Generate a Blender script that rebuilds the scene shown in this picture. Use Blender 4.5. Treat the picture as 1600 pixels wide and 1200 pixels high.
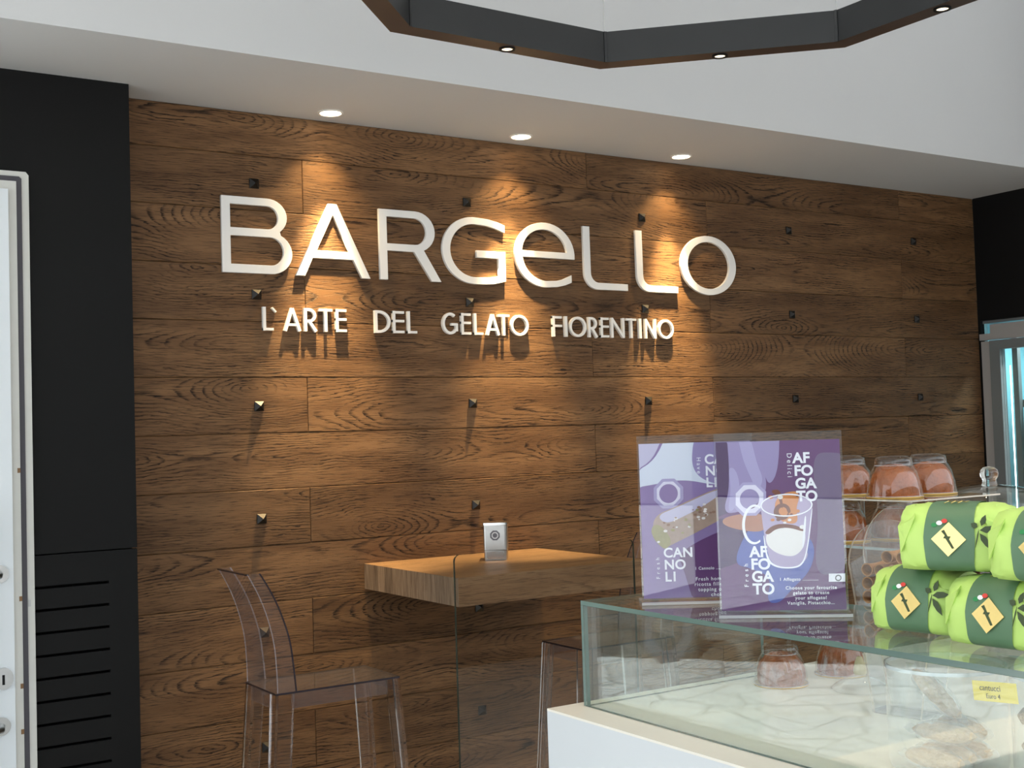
import bpy, bmesh, math, random
from mathutils import Vector, Matrix
random.seed(7)
for o in list(bpy.data.objects): bpy.data.objects.remove(o)
scene = bpy.context.scene
COL = scene.collection
PI = math.pi
sin, cos = math.sin, math.cos

# ------------------------------------------------------------------ camera, world, light, exposure
YAW, PITCH, ROLL, FPX = 0.569224, 0.0434523, -0.0319855, 1931.52
fw = Vector((sin(YAW)*cos(PITCH), cos(YAW)*cos(PITCH), sin(PITCH)))
rt = Vector((cos(YAW), -sin(YAW), 0)); up = rt.cross(fw)
r2 = cos(ROLL)*rt + sin(ROLL)*up; u2 = -sin(ROLL)*rt + cos(ROLL)*up
cd = bpy.data.cameras.new('camera'); cam = bpy.data.objects.new('camera', cd); COL.objects.link(cam)
cam.matrix_world = Matrix(((r2.x, u2.x, -fw.x, 0), (r2.y, u2.y, -fw.y, -3.9886), (r2.z, u2.z, -fw.z, 1.6), (0, 0, 0, 1)))
cd.sensor_width = 36; cd.lens = FPX/1600*36; cd.clip_start = .05; cd.clip_end = 300
scene.camera = cam
world = bpy.data.worlds.new('sky'); scene.world = world; world.use_nodes = True
bg = world.node_tree.nodes['Background']; bg.inputs[0].default_value = (.82, .92, 1.0, 1); bg.inputs[1].default_value = 2.1
sl = bpy.data.lights.new('sun', 'SUN'); sl.energy = 24; sl.color = (1, .97, .93); sl.angle = .01
so = bpy.data.objects.new('sun', sl); COL.objects.link(so); so.rotation_euler = Vector((-.15, -.20, -.96)).to_track_quat('-Z', 'Y').to_euler()
pl = bpy.data.lights.new('shopfront_portal', 'AREA'); pl.shape = 'RECTANGLE'; pl.size = 12.2; pl.size_y = 3.5; pl.cycles.is_portal = True
po = bpy.data.objects.new('shopfront_portal', pl); COL.objects.link(po); po.location = (2.95, -4.58, 1.75); po.rotation_euler = (PI/2, 0, 0)
pl2 = bpy.data.lights.new('side_portal', 'AREA'); pl2.shape = 'RECTANGLE'; pl2.size = 3.2; pl2.size_y = 2.9; pl2.cycles.is_portal = True
po2 = bpy.data.objects.new('side_portal', pl2); COL.objects.link(po2); po2.location = (-3.0, -2.9, 1.5); po2.rotation_euler = (PI/2, 0, -PI/2)
pl3 = bpy.data.lights.new('entrance_portal', 'AREA'); pl3.shape = 'RECTANGLE'; pl3.size = 3.05; pl3.size_y = 2.6; pl3.cycles.is_portal = True
po3 = bpy.data.objects.new('entrance_portal', pl3); COL.objects.link(po3); po3.location = (-1.66, -.05, 1.41); po3.rotation_euler = (PI/2, 0, PI)
vs = scene.view_settings
vs.view_transform = 'Standard'; vs.look = 'None'; vs.gamma = 1; vs.use_curve_mapping = False; vs.exposure = 0.42
try: scene.cycles.transparent_max_bounces = 40
except Exception: pass

# ------------------------------------------------------------------ materials
MATS = {}
def s2l(c): return tuple((x/255/12.92 if x/255 <= .04045 else ((x/255+.055)/1.055)**2.4) for x in c)
class NT:
    def __init__(s, name):
        s.m = bpy.data.materials.new(name); s.m.use_nodes = True; s.t = s.m.node_tree; s.t.nodes.clear()
        s.out = s.t.nodes.new('ShaderNodeOutputMaterial'); MATS[name] = s.m
    def n(s, typ, **kw):
        nd = s.t.nodes.new('ShaderNode'+typ)
        for k, v in kw.items():
            if k == 'ins':
                for i, val in v.items():
                    if isinstance(val, bpy.types.NodeSocket): s.t.links.new(val, nd.inputs[i])
                    else: nd.inputs[i].default_value = val
            else: setattr(nd, k, v)
        return nd
    def math(s, op, a, b=0.0, c=None, clamp=False):
        ins = {0: a, 1: b}
        if c is not None: ins[2] = c
        return s.n('Math', operation=op, use_clamp=clamp, ins=ins).outputs[0]
    def mix(s, f, a, b, bt='MIX'):
        nd = s.n('Mix', data_type='RGBA', blend_type=bt)
        for i, v in ((0, f), (6, a), (7, b)):
            if isinstance(v, bpy.types.NodeSocket): s.t.links.new(v, nd.inputs[i])
            else: nd.inputs[i].default_value = v if i == 0 else (*v[:3], 1)
        return nd.outputs[2]
    def ramp(s, f, lo, hi):
        return s.n('MapRange', interpolation_type='SMOOTHSTEP', ins={0: f, 1: lo, 2: hi}).outputs[0]
    def vec(s, x, y=0.0, z=0.0): return s.n('CombineXYZ', ins={0: x, 1: y, 2: z}).outputs[0]
    def noise(s, v, scale=1.0, detail=2.0, rough=.5, dist=0.0):
        return s.n('TexNoise', ins={'Vector': v, 'Scale': scale, 'Detail': detail, 'Roughness': rough, 'Distortion': dist}).outputs[0]
    def done(s, sh): s.t.links.new(sh, s.out.inputs[0]); return s.m
def plain(name, rgb, rough=.5, metal=0.0, spec=.5, noise=0.0, nscale=40, bump=0.0, emit=None, estr=0.0, srgb=True):
    t = NT(name); c = s2l(rgb) if srgb else rgb
    tc = t.n('TexCoord').outputs['Object']
    nz = t.noise(tc, nscale, 4)
    col = t.mix(t.math('MULTIPLY', nz, noise), c, tuple(x*.35 for x in c)) if noise else None
    b = t.n('BsdfPrincipled', ins={'Roughness': rough, 'Metallic': metal, 'Specular IOR Level': spec})
    if col: t.t.links.new(col, b.inputs[0])
    else: b.inputs[0].default_value = (*c, 1)
    if bump:
        bp_ = t.n('Bump', ins={'Strength': bump, 'Distance': .01, 'Height': nz}); t.t.links.new(bp_.outputs[0], b.inputs['Normal'])
    if emit: b.inputs['Emission Color'].default_value = (*emit, 1); b.inputs['Emission Strength'].default_value = estr
    return t.done(b.outputs[0])
def thin_glass(name, tint, ior=1.5, rough=0.0, haze=0.0, hazecol=(1, 1, 1)):
    """a clear sheet: light passes straight, Fresnel reflection from both sides"""
    t = NT(name)
    bf = t.n('NewGeometry').outputs['Backfacing']
    io = t.math('ADD', ior, t.math('MULTIPLY', bf, 1/ior-ior))
    fr = t.n('Fresnel', ins={'IOR': io}).outputs[0]
    tr = t.n('BsdfTransparent', ins={0: (*tint, 1)}).outputs[0]
    gl = t.n('BsdfGlossy', ins={'Color': (1, 1, 1, 1), 'Roughness': rough}).outputs[0]
    if haze:
        df = t.n('BsdfDiffuse', ins={0: (*hazecol, 1)}).outputs[0]
        tr = t.n('MixShader', ins={0: haze, 1: tr, 2: df}).outputs[0]
    return t.done(t.n('MixShader', ins={0: fr, 1: tr, 2: gl}).outputs[0])

def wood(name, base, dark, light, ring=.011, fib=1.0, contrast=1.0, rough=.5, axis='x', knots=True, spread=.28):
    t = NT(name)
    tc = t.n('TexCoord').outputs['Object']; sp = t.n('SeparateXYZ', ins={0: tc})
    X, Y, Z = sp.outputs
    if axis == 'y': X, Y = Y, X
    rnd = t.n('ObjectInfo').outputs['Random']
    w = t.n('TexWhiteNoise', noise_dimensions='1D'); t.t.links.new(rnd, w.inputs['W'])
    ws = t.n('SeparateColor', ins={0: w.outputs['Color']}).outputs
    acr = t.math('ADD', Z, t.math('MULTIPLY', Y, .8)) if axis == 'x' else t.math('ADD', Y, t.math('MULTIPLY', Z, .8))
    xo = t.math('ADD', X, t.math('MULTIPLY', rnd, 61.0)); zo = t.math('ADD', acr, t.math('MULTIPLY', ws[0], 17.0))
    # height of the cut above the pith wanders along the board: contour lines become cathedral arches
    h = t.math('MULTIPLY', t.math('SUBTRACT', t.noise(t.vec(t.math('MULTIPLY', xo, .75), t.math('MULTIPLY', ws[1], 9.0), 0.0), 1.0, 1.0), .5), .60)
    wig = t.math('MULTIPLY', t.math('SUBTRACT', t.noise(t.vec(t.math('MULTIPLY', xo, 3.6), t.math('MULTIPLY', zo, 13.0), 0.0), 1.0, 4.0, .62), .5), .050)
    v = t.math('ADD', acr, t.math('MULTIPLY', t.math('SUBTRACT', ws[2], .5), .17))
    v = t.math('ADD', v, wig)
    r = t.math('SQRT', t.math('ADD', t.math('MULTIPLY', v, v), t.math('MULTIPLY', h, h)))
    fine = t.noise(t.vec(t.math('MULTIPLY', xo, 9.0), t.math('MULTIPLY', zo, 210.0), 0.0), 1.0, 4.0, .68)
    ph = t.math('ADD', t.math('DIVIDE', r, ring), t.math('MULTIPLY', fine, .7))
    saw = t.math('FRACT', ph)
    line = t.math('MULTIPLY', t.ramp(saw, .52, .90), t.math('SUBTRACT', 1.0, t.ramp(saw, .93, 1.0)))
    patch = t.noise(t.vec(t.math('MULTIPLY', xo, 2.6), t.math('MULTIPLY', zo, 12.0), 0.0), 1.0, 2.0)
    line = t.math('MULTIPLY', line, t.ramp(patch, .34, .62))
    line = t.math('MULTIPLY', line, t.ramp(fine, .34, .56))
    pores = t.ramp(t.noise(t.vec(t.math('MULTIPLY', xo, 13.0), t.math('MULTIPLY', zo, 360.0), 3.0), 1.0, 3.0, .6), .52, .66)
    tone = t.noise(t.vec(t.math('MULTIPLY', xo, 2.2), t.math('MULTIPLY', zo, 15.0), 5.0), 1.0, 4.0, .6)
    c = t.mix(t.ramp(tone, .30, .72), base, light)
    c = t.mix(t.math('MULTIPLY', pores, .55*fib), c, dark)
    c = t.mix(t.math('MULTIPLY', line, .92*contrast, clamp=True), c, dark)
    if knots:
        vo = t.n('TexVoronoi', ins={'Vector': t.vec(t.math('MULTIPLY', xo, 1.7), t.math('MULTIPLY', zo, 4.4), 0.0), 'Scale': 1.0})
        kc = t.n('SeparateColor', ins={0: vo.outputs['Color']}).outputs[0]
        kd = t.math('ADD', vo.outputs['Distance'], t.math('MULTIPLY', t.math('SUBTRACT', patch, .5), .05))
        kn = t.math('MULTIPLY', t.math('SUBTRACT', 1.0, t.ramp(kd, .012, .05)), t.math('GREATER_THAN', kc, .66))
        c = t.mix(t.math('MULTIPLY', kn, .9), c, tuple(x*.35 for x in dark))
    sh = t.math('ADD', 1.0-spread/2, t.math('MULTIPLY', ws[1], spread))
    c = t.mix(1.0, c, t.n('CombineColor', ins={0: sh, 1: sh, 2: sh}).outputs[0], 'MULTIPLY')
    hgt = t.math('SUBTRACT', 1.0, t.math('MAXIMUM', t.math('MULTIPLY', line, .9), t.math('MULTIPLY', pores, .5)))
    bm = t.n('Bump', ins={'Strength': .6, 'Distance': .0015, 'Height': hgt})
    b = t.n('BsdfPrincipled', ins={'Base Color': c, 'Roughness': rough, 'Specular IOR Level': .22, 'Normal': bm.outputs[0]})
    return t.done(b.outputs[0])

wood('oak', (.120, .060, .0255), (.009, .0040, .0018), (.212, .114, .051), ring=.0092, contrast=1.1, fib=1.35, spread=.42)
wood('table_oak', (.18, .105, .052), (.07, .038, .017), (.235, .14, .072), ring=.016, contrast=.55, fib=.8, rough=.42, knots=False, spread=.22)
wood('table_edge', (.24, .135, .066), (.075, .038, .018), (.32, .19, .10), ring=.02, contrast=.5, fib=1.2, rough=.5, knots=False, spread=.25)
t = NT('table_end'); sp = t.n('SeparateXYZ', ins={0: t.n('TexCoord').outputs['Object']}).outputs; rnd = t.n('ObjectInfo').outputs['Random']
nz = t.noise(t.vec(t.math('MULTIPLY', rnd, 50.0), t.math('MULTIPLY', sp[1], 260.0), t.math('MULTIPLY', sp[2], 9.0)), 1.0, 4.0, .65)
c = t.mix(t.ramp(nz, .3, .7), (.115, .070, .040), (.300, .215, .145)); sh = t.math('ADD', .68, t.math('MULTIPLY', rnd, .55))
c = t.mix(1.0, c, t.n('CombineColor', ins={0: sh, 1: sh, 2: sh}).outputs[0], 'MULTIPLY')
t.done(t.n('BsdfPrincipled', ins={'Base Color': c, 'Roughness': .65, 'Specular IOR Level': .2}).outputs[0])
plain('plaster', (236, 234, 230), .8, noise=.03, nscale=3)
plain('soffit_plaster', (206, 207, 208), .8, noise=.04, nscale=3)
plain('black_paint', (17, 17, 17), .55, spec=.18, noise=.12, nscale=9, bump=.04)
plain('black_void', (8, 8, 8), .9)
plain('letter_white', (236, 234, 230), .5)
plain('stud_iron', (52, 50, 48), .36, metal=.85, noise=.3, nscale=300)
plain('ring_steel', (42, 43, 44), .42, metal=.2, noise=.25, nscale=14, bump=.03)
plain('ring_underside_bounce', (74, 58, 48), .45, metal=.2, noise=.2, nscale=20)  # ring steel with warm bounce light from below painted in as brown
plain('chrome', (205, 205, 205), .16, metal=1.0)
plain('brushed_steel', (190, 190, 188), .28, metal=1.0, noise=.15, nscale=90)
plain('lens_warm', (255, 240, 210), .4, emit=(1, .80, .52), estr=14)
plain('lens_small', (255, 240, 210), .4, emit=(1, .82, .56), estr=1.6)
plain('counter_white', (194, 197, 200), .28, noise=.02, nscale=6)
plain('counter_top', (222, 216, 204), .35, noise=.05, nscale=30)
plain('door_white', (226, 232, 236), .4, noise=.03, nscale=8)
plain('frame_white', (212, 212, 206), .5, noise=.12, nscale=25)
plain('gasket', (74, 72, 78), .7)
plain('chip_brown', (130, 100, 70), .8)
plain('fridge_grey', (128, 132, 132), .4, metal=.3)
plain('fridge_light', (172, 168, 164), .4, metal=.2)
plain('fridge_inner_glow', (150, 214, 226), .5, emit=(.30, .62, .70), estr=.05)  # teal interior light painted into the lining, plus a faint glow
plain('led_strip', (255, 255, 255), .4, emit=(.85, .95, 1), estr=5)
plain('floor_tile', (176, 168, 156), .45, noise=.2, nscale=5)
plain('green_paper', (186, 216, 112), .55, noise=.10, nscale=18, bump=.15)
plain('band_green', (84, 116, 84), .5, noise=.06, nscale=20)
plain('print_dark', (54, 68, 34), .6)
plain('gold_foil', (226, 200, 130), .24, metal=1.0, noise=.15, nscale=70)
plain('label_red', (205, 60, 50), .5); plain('label_white', (240, 240, 238), .5); plain('label_green', (40, 130, 70), .5)
plain('cake_crust', (186, 98, 32), .38, noise=1.15, nscale=38, bump=1.2)
plain('cannoli_shell', (196, 140, 84), .55, noise=.35, nscale=80, bump=.5)
plain('biscuit', (214, 168, 116), .6, noise=.5, nscale=90, bump=.9)
plain('cookie_dark', (132, 104, 66), .6, noise=.75, nscale=120, bump=1.0)
plain('gold_board', (214, 172, 92), .35, metal=.6)
plain('note_yellow', (232, 204, 92), .7); plain('ink', (70, 60, 40), .8)
plain('emblem_grey', (104, 102, 108), .5)
plain('p_decal', (150, 160, 172), .5); plain('stone_knob', (200, 186, 150), .5, noise=.4, nscale=60)
thin_glass('glass', (.93, .965, .95))
thin_glass('glass_dark', (.945, .945, .94))
thin_glass('acrylic', (.94, .95, .96))
thin_glass('plastic', (.955, .95, .945), ior=1.6)
thin_glass('wrap_film', (.93, .93, .93), ior=1.5, rough=.05, haze=.14, hazecol=(.95, .93, .9))
thin_glass('jar', (.93, .94, .94), haze=.09, hazecol=(.9, .9, .9))
thin_glass('ghost_sheet', (.80, .765, .76), ior=1.5, haze=.03, hazecol=(.8, .75, .8))
plain('glass_edge', (84, 106, 98), .10, spec=.9)
plain('glass_edge_dark', (44, 58, 52), .15, spec=.8)
thin_glass('acrylic_edge', (.80, .82, .85), ior=1.9, haze=.35, hazecol=(.85, .86, .9))
thin_glass('gold_edge', (.85, .78, .66), ior=1.7, haze=.45, hazecol=(.75, .64, .5))
plain('ghost_edge_dark', (42, 36, 44), .15, spec=.8)
thin_glass('ghost_edge', (.80, .78, .82), ior=2.0, haze=.20, hazecol=(.85, .82, .9))
t = NT('ghost_solid'); t.done(t.n('BsdfPrincipled', ins={'Base Color': (.93, .91, .93, 1), 'Roughness': .02, 'IOR': 1.45, 'Transmission Weight': 1.0}).outputs[0])
t = NT('solid_glass'); t.done(t.n('BsdfPrincipled', ins={'Base Color': (.97, .98, .97, 1), 'Roughness': .0, 'IOR': 1.5, 'Transmission Weight': 1.0}).outputs[0])
# street paving: irregular grey slabs with dark joints (seen only in the glass)
t = NT('paving'); tc = t.n('TexCoord').outputs['Object']
vo = t.n('TexVoronoi', feature='DISTANCE_TO_EDGE', ins={'Vector': tc, 'Scale': 3.4}).outputs[0]
c = t.mix(t.ramp(vo, .01, .05), (.10, .105, .11), t.mix(t.noise(tc, 3.0, 4), (.17, .18, .19), (.25, .265, .28)))
t.done(t.n('BsdfPrincipled', ins={'Base Color': c, 'Roughness': .8}).outputs[0])
t = NT('street_stone'); tc = t.n('TexCoord').outputs['Object']
c = t.mix(t.noise(tc, 1.5, 8, .8), (.05, .047, .045), (.18, .165, .15))
t.done(t.n('BsdfPrincipled', ins={'Base Color': c, 'Roughness': .9}).outputs[0])

# ------------------------------------------------------------------ mesh helpers
class MB:
    def __init__(s): s.v = []; s.f = []; s.mi = []
    def add(s, vs_, fs, mi=0):
        o = len(s.v); s.v += [tuple(p) for p in vs_]
        for f in fs: s.f.append(tuple(i+o for i in f)); s.mi.append(mi)
        return s
    def box(s, x0, x1, y0, y1, z0, z1, mi=0, faces=None):
        p = [(x, y, z) for z in (z0, z1) for y in (y0, y1) for x in (x0, x1)]
        F = dict(b=(0, 2, 3, 1), t=(4, 5, 7, 6), f=(0, 1, 5, 4), k=(2, 6, 7, 3), l=(0, 4, 6, 2), r=(1, 3, 7, 5))
        for k, f in F.items():
            s.add([p[i] for i in f], [(0, 1, 2, 3)], (faces or {}).get(k, mi))
        return s
    def prism(s, poly, y0, y1, mi=0, mi_side=None):
        """poly: (x,z) counter-clockwise seen from -y, extruded from y0 (front) to y1 (back)"""
        n = len(poly); ms = mi if mi_side is None else mi_side
        s.add([(x, y0, z) for x, z in poly], [tuple(range(n))], mi)
        s.add([(x, y1, z) for x, z in poly], [tuple(range(n-1, -1, -1))], mi)
        for i in range(n):
            a, b = poly[i], poly[(i+1) % n]
            s.add([(a[0], y0, a[1]), (a[0], y1, a[1]), (b[0], y1, b[1]), (b[0], y0, b[1])], [(0, 1, 2, 3)], ms)
        return s
    def lathe(s, prof, n=32, c=(0, 0, 0), mi=0, cap=False):
        o = len(s.v)
        for r, z in prof:
            for k in range(n):
                a = 2*PI*k/n; s.v.append((c[0]+r*cos(a), c[1]+r*sin(a), c[2]+z))
        for i in range(len(prof)-1):
            for k in range(n):
                s.f.append((o+i*n+k, o+i*n+(k+1) % n, o+(i+1)*n+(k+1) % n, o+(i+1)*n+k)); s.mi.append(mi)
        if cap:
            s.f.append(tuple(o+k for k in range(n-1, -1, -1))); s.mi.append(mi)
            s.f.append(tuple(o+(len(prof)-1)*n+k for k in range(n))); s.mi.append(mi)
        return s
    def tube(s, path, r, n=8, mi=0, cap=True):
        o = len(s.v); P = [Vector(p) for p in path]
        for i, p in enumerate(P):
            d = (P[min(i+1, len(P)-1)]-P[max(i-1, 0)]).normalized()
            a = d.cross(Vector((0, 0, 1)) if abs(d.z) < .9 else Vector((1, 0, 0))).normalized(); b = d.cross(a)
            for k in range(n):
                q = p+r*(cos(2*PI*k/n)*a+sin(2*PI*k/n)*b); s.v.append(tuple(q))
        for i in range(len(P)-1):
            for k in range(n): s.f.append((o+i*n+k, o+i*n+(k+1) % n, o+(i+1)*n+(k+1) % n, o+(i+1)*n+k)); s.mi.append(mi)
        if cap:
            s.f.append(tuple(o+k for k in range(n-1, -1, -1))); s.mi.append(mi)
            s.f.append(tuple(o+(len(P)-1)*n+k for k in range(n))); s.mi.append(mi)
        return s
    def mesh(s, name, mats, smooth=False):
        me = bpy.data.meshes.new(name); me.from_pydata(s.v, [], s.f)
        for m in ([mats] if isinstance(mats, str) else mats): me.materials.append(MATS[m])
        me.polygons.foreach_set('material_index', s.mi)
        bm = bmesh.new(); bm.from_mesh(me); bmesh.ops.remove_doubles(bm, verts=bm.verts, dist=1e-6)
        bmesh.ops.recalc_face_normals(bm, faces=bm.faces); bm.to_mesh(me); bm.free()
        if smooth:
            me.polygons.foreach_set('use_smooth', [True]*len(me.polygons))
            if smooth is not True: me.set_sharp_from_angle(angle=math.radians(smooth))
        return me
    def build(s, name, mats, parent=None, loc=(0, 0, 0), rz=0.0, smooth=False):
        return link(name, s.mesh(name, mats, smooth), parent, loc, rz)
def link(name, me, parent=None, loc=(0, 0, 0), rz=0.0):
    o = bpy.data.objects.new(name, me); COL.objects.link(o); o.location = loc; o.rotation_euler = (0, 0, rz); o.parent = parent; return o
def tag(o, label, cat, group=None, kind=None):
    if label: o['label'] = label
    if cat: o['category'] = cat
    if group: o['group'] = group
    if kind: o['kind'] = kind
    return o
def thing(name, label, cat, loc=(0, 0, 0), rz=0.0, group=None):
    return tag(link(name, None, None, loc, rz), label, cat, group)
def structure(name, label=None, loc=(0, 0, 0)):
    o = link(name, None, None, loc); o['kind'] = 'structure'
    if label: o['label'] = label
    return o
def struct(o, label=None):
    o['kind'] = 'structure'
    if label: o['label'] = label
    return o
def dup(o, parent=None, loc=None, rz=None):
    c = o.copy(); COL.objects.link(c); c.parent = parent
    if loc is not None: c.location = loc
    if rz is not None: c.rotation_euler = (0, 0, rz)
    for ch in list(o.children): dup(ch, c)
    return c
def arc(cx, cz, rx, rz, a0, a1, n=14):
    return [(cx+rx*cos(math.radians(a0+(a1-a0)*i/n)), cz+rz*sin(math.radians(a0+(a1-a0)*i/n))) for i in range(n+1)]
def fill2d(name, loops, depth, mat, parent=None, loc=(0, 0, 0), bevel=0.0):
    """flat outline with holes in the x-z plane, given thickness towards -y"""
    cu = bpy.data.curves.new(name, 'CURVE'); cu.dimensions = '2D'; cu.fill_mode = 'BOTH'; cu.extrude = depth/2-bevel; cu.bevel_depth = bevel
    for lp in loops:
        sp = cu.splines.new('POLY'); sp.points.add(len(lp)-1); sp.use_cyclic_u = True
        for p, q in zip(sp.points, lp): p.co = (q[0], q[1], 0, 1)
    return curve_to_obj(name, cu, mat, parent, loc, depth/2)
def curve_to_obj(name, cu, mat, parent, loc, half):
    tmp = bpy.data.objects.new('tmp', cu); COL.objects.link(tmp)
    dg = bpy.context.evaluated_depsgraph_get()
    me = bpy.data.meshes.new_from_object(tmp.evaluated_get(dg)); bpy.data.objects.remove(tmp); bpy.data.curves.remove(cu)
    me.transform(Matrix.Translation((0, -half, 0)) @ Matrix.Rotation(PI/2, 4, 'X'))
    me.materials.clear(); me.materials.append(MATS[mat]); me.name = name
    return link(name, me, parent, loc)
def text(name, body, size, mat, parent, x, z, y, bold=0.0, align='LEFT', rot=0.0, sx=1.0, space=1.0):
    cu = bpy.data.curves.new(name, 'FONT'); cu.body = body; cu.size = size; cu.align_x = align; cu.offset = bold; cu.space_character = space; cu.extrude = .00008
    o = curve_to_obj(name, cu, mat, parent, (x, y, z), .00008)
    if rot or sx != 1:
        o.data.transform(Matrix.Rotation(rot, 4, 'Y') @ Matrix.Diagonal((sx, 1, 1, 1)))
    return o
FLOOR = 0.08

# ------------------------------------------------------------------ setting
struct(MB().box(-3.2, 9.2, -4.6, .1, FLOOR-.1, FLOOR).build('floor', 'floor_tile'))
struct(MB().box(-40, 60, -60, 20, FLOOR-.26, FLOOR-.11).build('ground', 'paving'), 'grey stone paving of the street outside')
struct(MB().box(-3.2, 9.2, -4.6, .1, 3.62, 3.8).build('ceiling', 'plaster'))
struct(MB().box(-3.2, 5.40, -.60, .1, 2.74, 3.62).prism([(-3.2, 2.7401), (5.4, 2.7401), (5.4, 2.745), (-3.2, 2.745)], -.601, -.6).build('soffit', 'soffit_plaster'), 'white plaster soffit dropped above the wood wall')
# back wall: planks and studs
wb = structure('wall_back', 'brown oak plank wall with pyramid studs')
MB().box(.9, 5.40, .019, .1, FLOOR, 2.74).box(-.13, 6.2, .1, .2, FLOOR, 3.7).box(-3.2, -.13, .1, .2, 2.745, 3.7).build('backing', 'black_void', wb)
def plank_mesh(L, H):
    m = MB(); a, b, ch = L/2-.0007, H/2-.0006, .0022
    o = [(-a, -b), (a, -b), (a, b), (-a, b)]; i = [(-a+ch, -b+ch), (a-ch, -b+ch), (a-ch, b-ch), (-a+ch, b-ch)]
    m.add([(x, 0, z) for x, z in i], [(0, 1, 2, 3)])
    for k in range(4):
        j = (k+1) % 4
        m.add([(o[k][0], .0018, o[k][1]), (o[j][0], .0018, o[j][1]), (i[j][0], 0, i[j][1]), (i[k][0], 0, i[k][1])], [(0, 1, 2, 3)])
        m.add([(o[k][0], .018, o[k][1]), (o[j][0], .018, o[j][1]), (o[j][0], .0018, o[j][1]), (o[k][0], .0018, o[k][1])], [(0, 1, 2, 3)])
    return m.mesh('plank', 'oak')
cache = {}
rows = [(2.592, 2.74)]
z = 2.592
while z-.19 > FLOOR: rows.append((z-.19, z)); z -= .19
rows.append((FLOOR, z))
for k, (z0, z1) in enumerate(rows):
    js = [1.71, 3.573] if k % 2 else [1.075, 2.94, 4.81]
    xs = [.95]+js+[5.37]
    for x0, x1 in zip(xs, xs[1:]):
        key = (round(x1-x0, 4), round(z1-z0, 4))
        if key not in cache: cache[key] = plank_mesh(*key)
        link('plank', cache[key], wb, ((x0+x1)/2, random.uniform(-.0006, .0006), (z0+z1)/2))
st = MB(); a = .0165
st.add([(-a, 0, -a), (a, 0, -a), (a, 0, a), (-a, 0, a), (-a, -.004, -a), (a, -.004, -a), (a, -.004, a), (-a, -.004, a), (0, -.019, 0)],
       [(0, 1, 5, 4), (1, 2, 6, 5), (2, 3, 7, 6), (3, 0, 4, 7), (4, 5, 8), (5, 6, 8), (6, 7, 8), (7, 4, 8), (3, 2, 1, 0)])
stm = st.mesh('stud', 'stud_iron')
for i in range(5):
    for j in range(6):
        x, z = 1.532+i*.842, 2.494-j*.38
        if i >= 2 and j >= 3: continue
        link('stud', stm, wb, (x, -.0008, z))
# black panelling at the left, with louvre slots, and the white door beside it
wl = structure('wall_left', 'matt black wall panelling with slotted lower panel')
MB().box(-.13, 1.072, -.15, 0, 1.3015, 2.74).build('upper_panel', 'black_paint', wl)
lp = MB(); zs = [1.203-.0668*k for k in range(16)]
lp.box(.985, 1.072, -.15, -.13, FLOOR, 1.2975); lp.box(-.13, .70, -.15, -.13, FLOOR, 1.2975)
edges = [1.2975]
for zc in zs: edges += [zc+.0042, zc-.0042]
edges.append(FLOOR)
for k in range(0, len(edges), 2): lp.box(.70, .985, -.15, -.13, edges[k+1], edges[k])
lp.build('slotted_panel', 'black_paint', wl)
MB().box(-.129, 1.070, -.10, 0, FLOOR, 1.2975).build('duct_lining', 'black_void', wl)
d1 = structure('door_1', 'white door with grey gasket and steel pull handle')
fr = MB()
fr.prism([(-.13, FLOOR), (.766, FLOOR), (.766, 2.420), (.758, 2.430), (-.13, 2.430)], -.176, -.1505)
fr.build('frame', 'frame_white', d1)
MB().prism([(-.13, FLOOR), (.745, FLOOR), (.745, 2.408), (.738, 2.414), (-.13, 2.414)], -.181, -.1762).build('gasket', 'gasket', d1)
MB().prism([(-.13, FLOOR), (.729, FLOOR), (.729, 2.398), (-.13, 2.398)], -.187, -.1812).build('rebate', 'frame_white', d1)
MB().box(-.13, .703, -.205, -.187, FLOOR, 2.37).build('leaf', 'door_white', d1)
for (zz) in (1.18, 1.55, .93, .80):
    MB().box(.721, .729, -.1885, -.187, zz-.006, zz+.008).build('paint_chip', 'chip_brown', d1)
MB().box(.748, .754, -.1785, -.176, 1.155, 1.175).build('strike_plate', 'brushed_steel', d1)
ph = MB()
for zz in (1.258, .828):
    for r_, y0, y1 in ((.026, -.209, -.205),):
        ph.add(*(lambda n=24: ([(.664+r_*cos(2*PI*k/n), y, zz+r_*sin(2*PI*k/n)) for y in (y0, y1) for k in range(n)],
               [tuple(range(n))]+[(k, (k+1) % n, n+(k+1) % n, n+k) for k in range(n)]))())
    ph.tube([(.664, -.207, zz), (.655, -.255, zz), (.632, -.272, zz)], .0105, 12)
ph.tube([(.632, -.272, .62), (.632, -.272, 1.47)], .0125, 14)
ph.build('pull_handle', 'brushed_steel', d1, smooth=40)
ke = MB(); n = 24
ke.add([(.671+.027*cos(2*PI*k/n), y, .962+.031*sin(2*PI*k/n)) for y in (-.212, -.205) for k in range(n)], [tuple(range(n))]+[(k, (k+1) % n, n+(k+1) % n, n+k) for k in range(n)])
keo = ke.build('escutcheon', 'brushed_steel', d1)
MB().box(.6675, .6745, -.2128, -.2121, .945, .973).build('keyhole', 'black_void', keo)
d2 = structure('door_2', 'glass entrance door with a pale octagonal ring on it, out of frame at left')
MB().box(-1.00, -.15, -.155, -.147, FLOOR, 2.40).build('pane', 'glass', d2)
MB().box(-1.03, -.135, -.16, -.14, 2.40, 2.44).build('top_rail', 'brushed_steel', d2)
fill2d('ring_decal', [[(-.51+r*cos(PI/8+k*PI/4), .825+1.05*r*sin(PI/8+k*PI/4)) for k in range(8)] for r in (.135, .085)], .002, 'p_decal', d2, (0, -.1555, 0))
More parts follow.
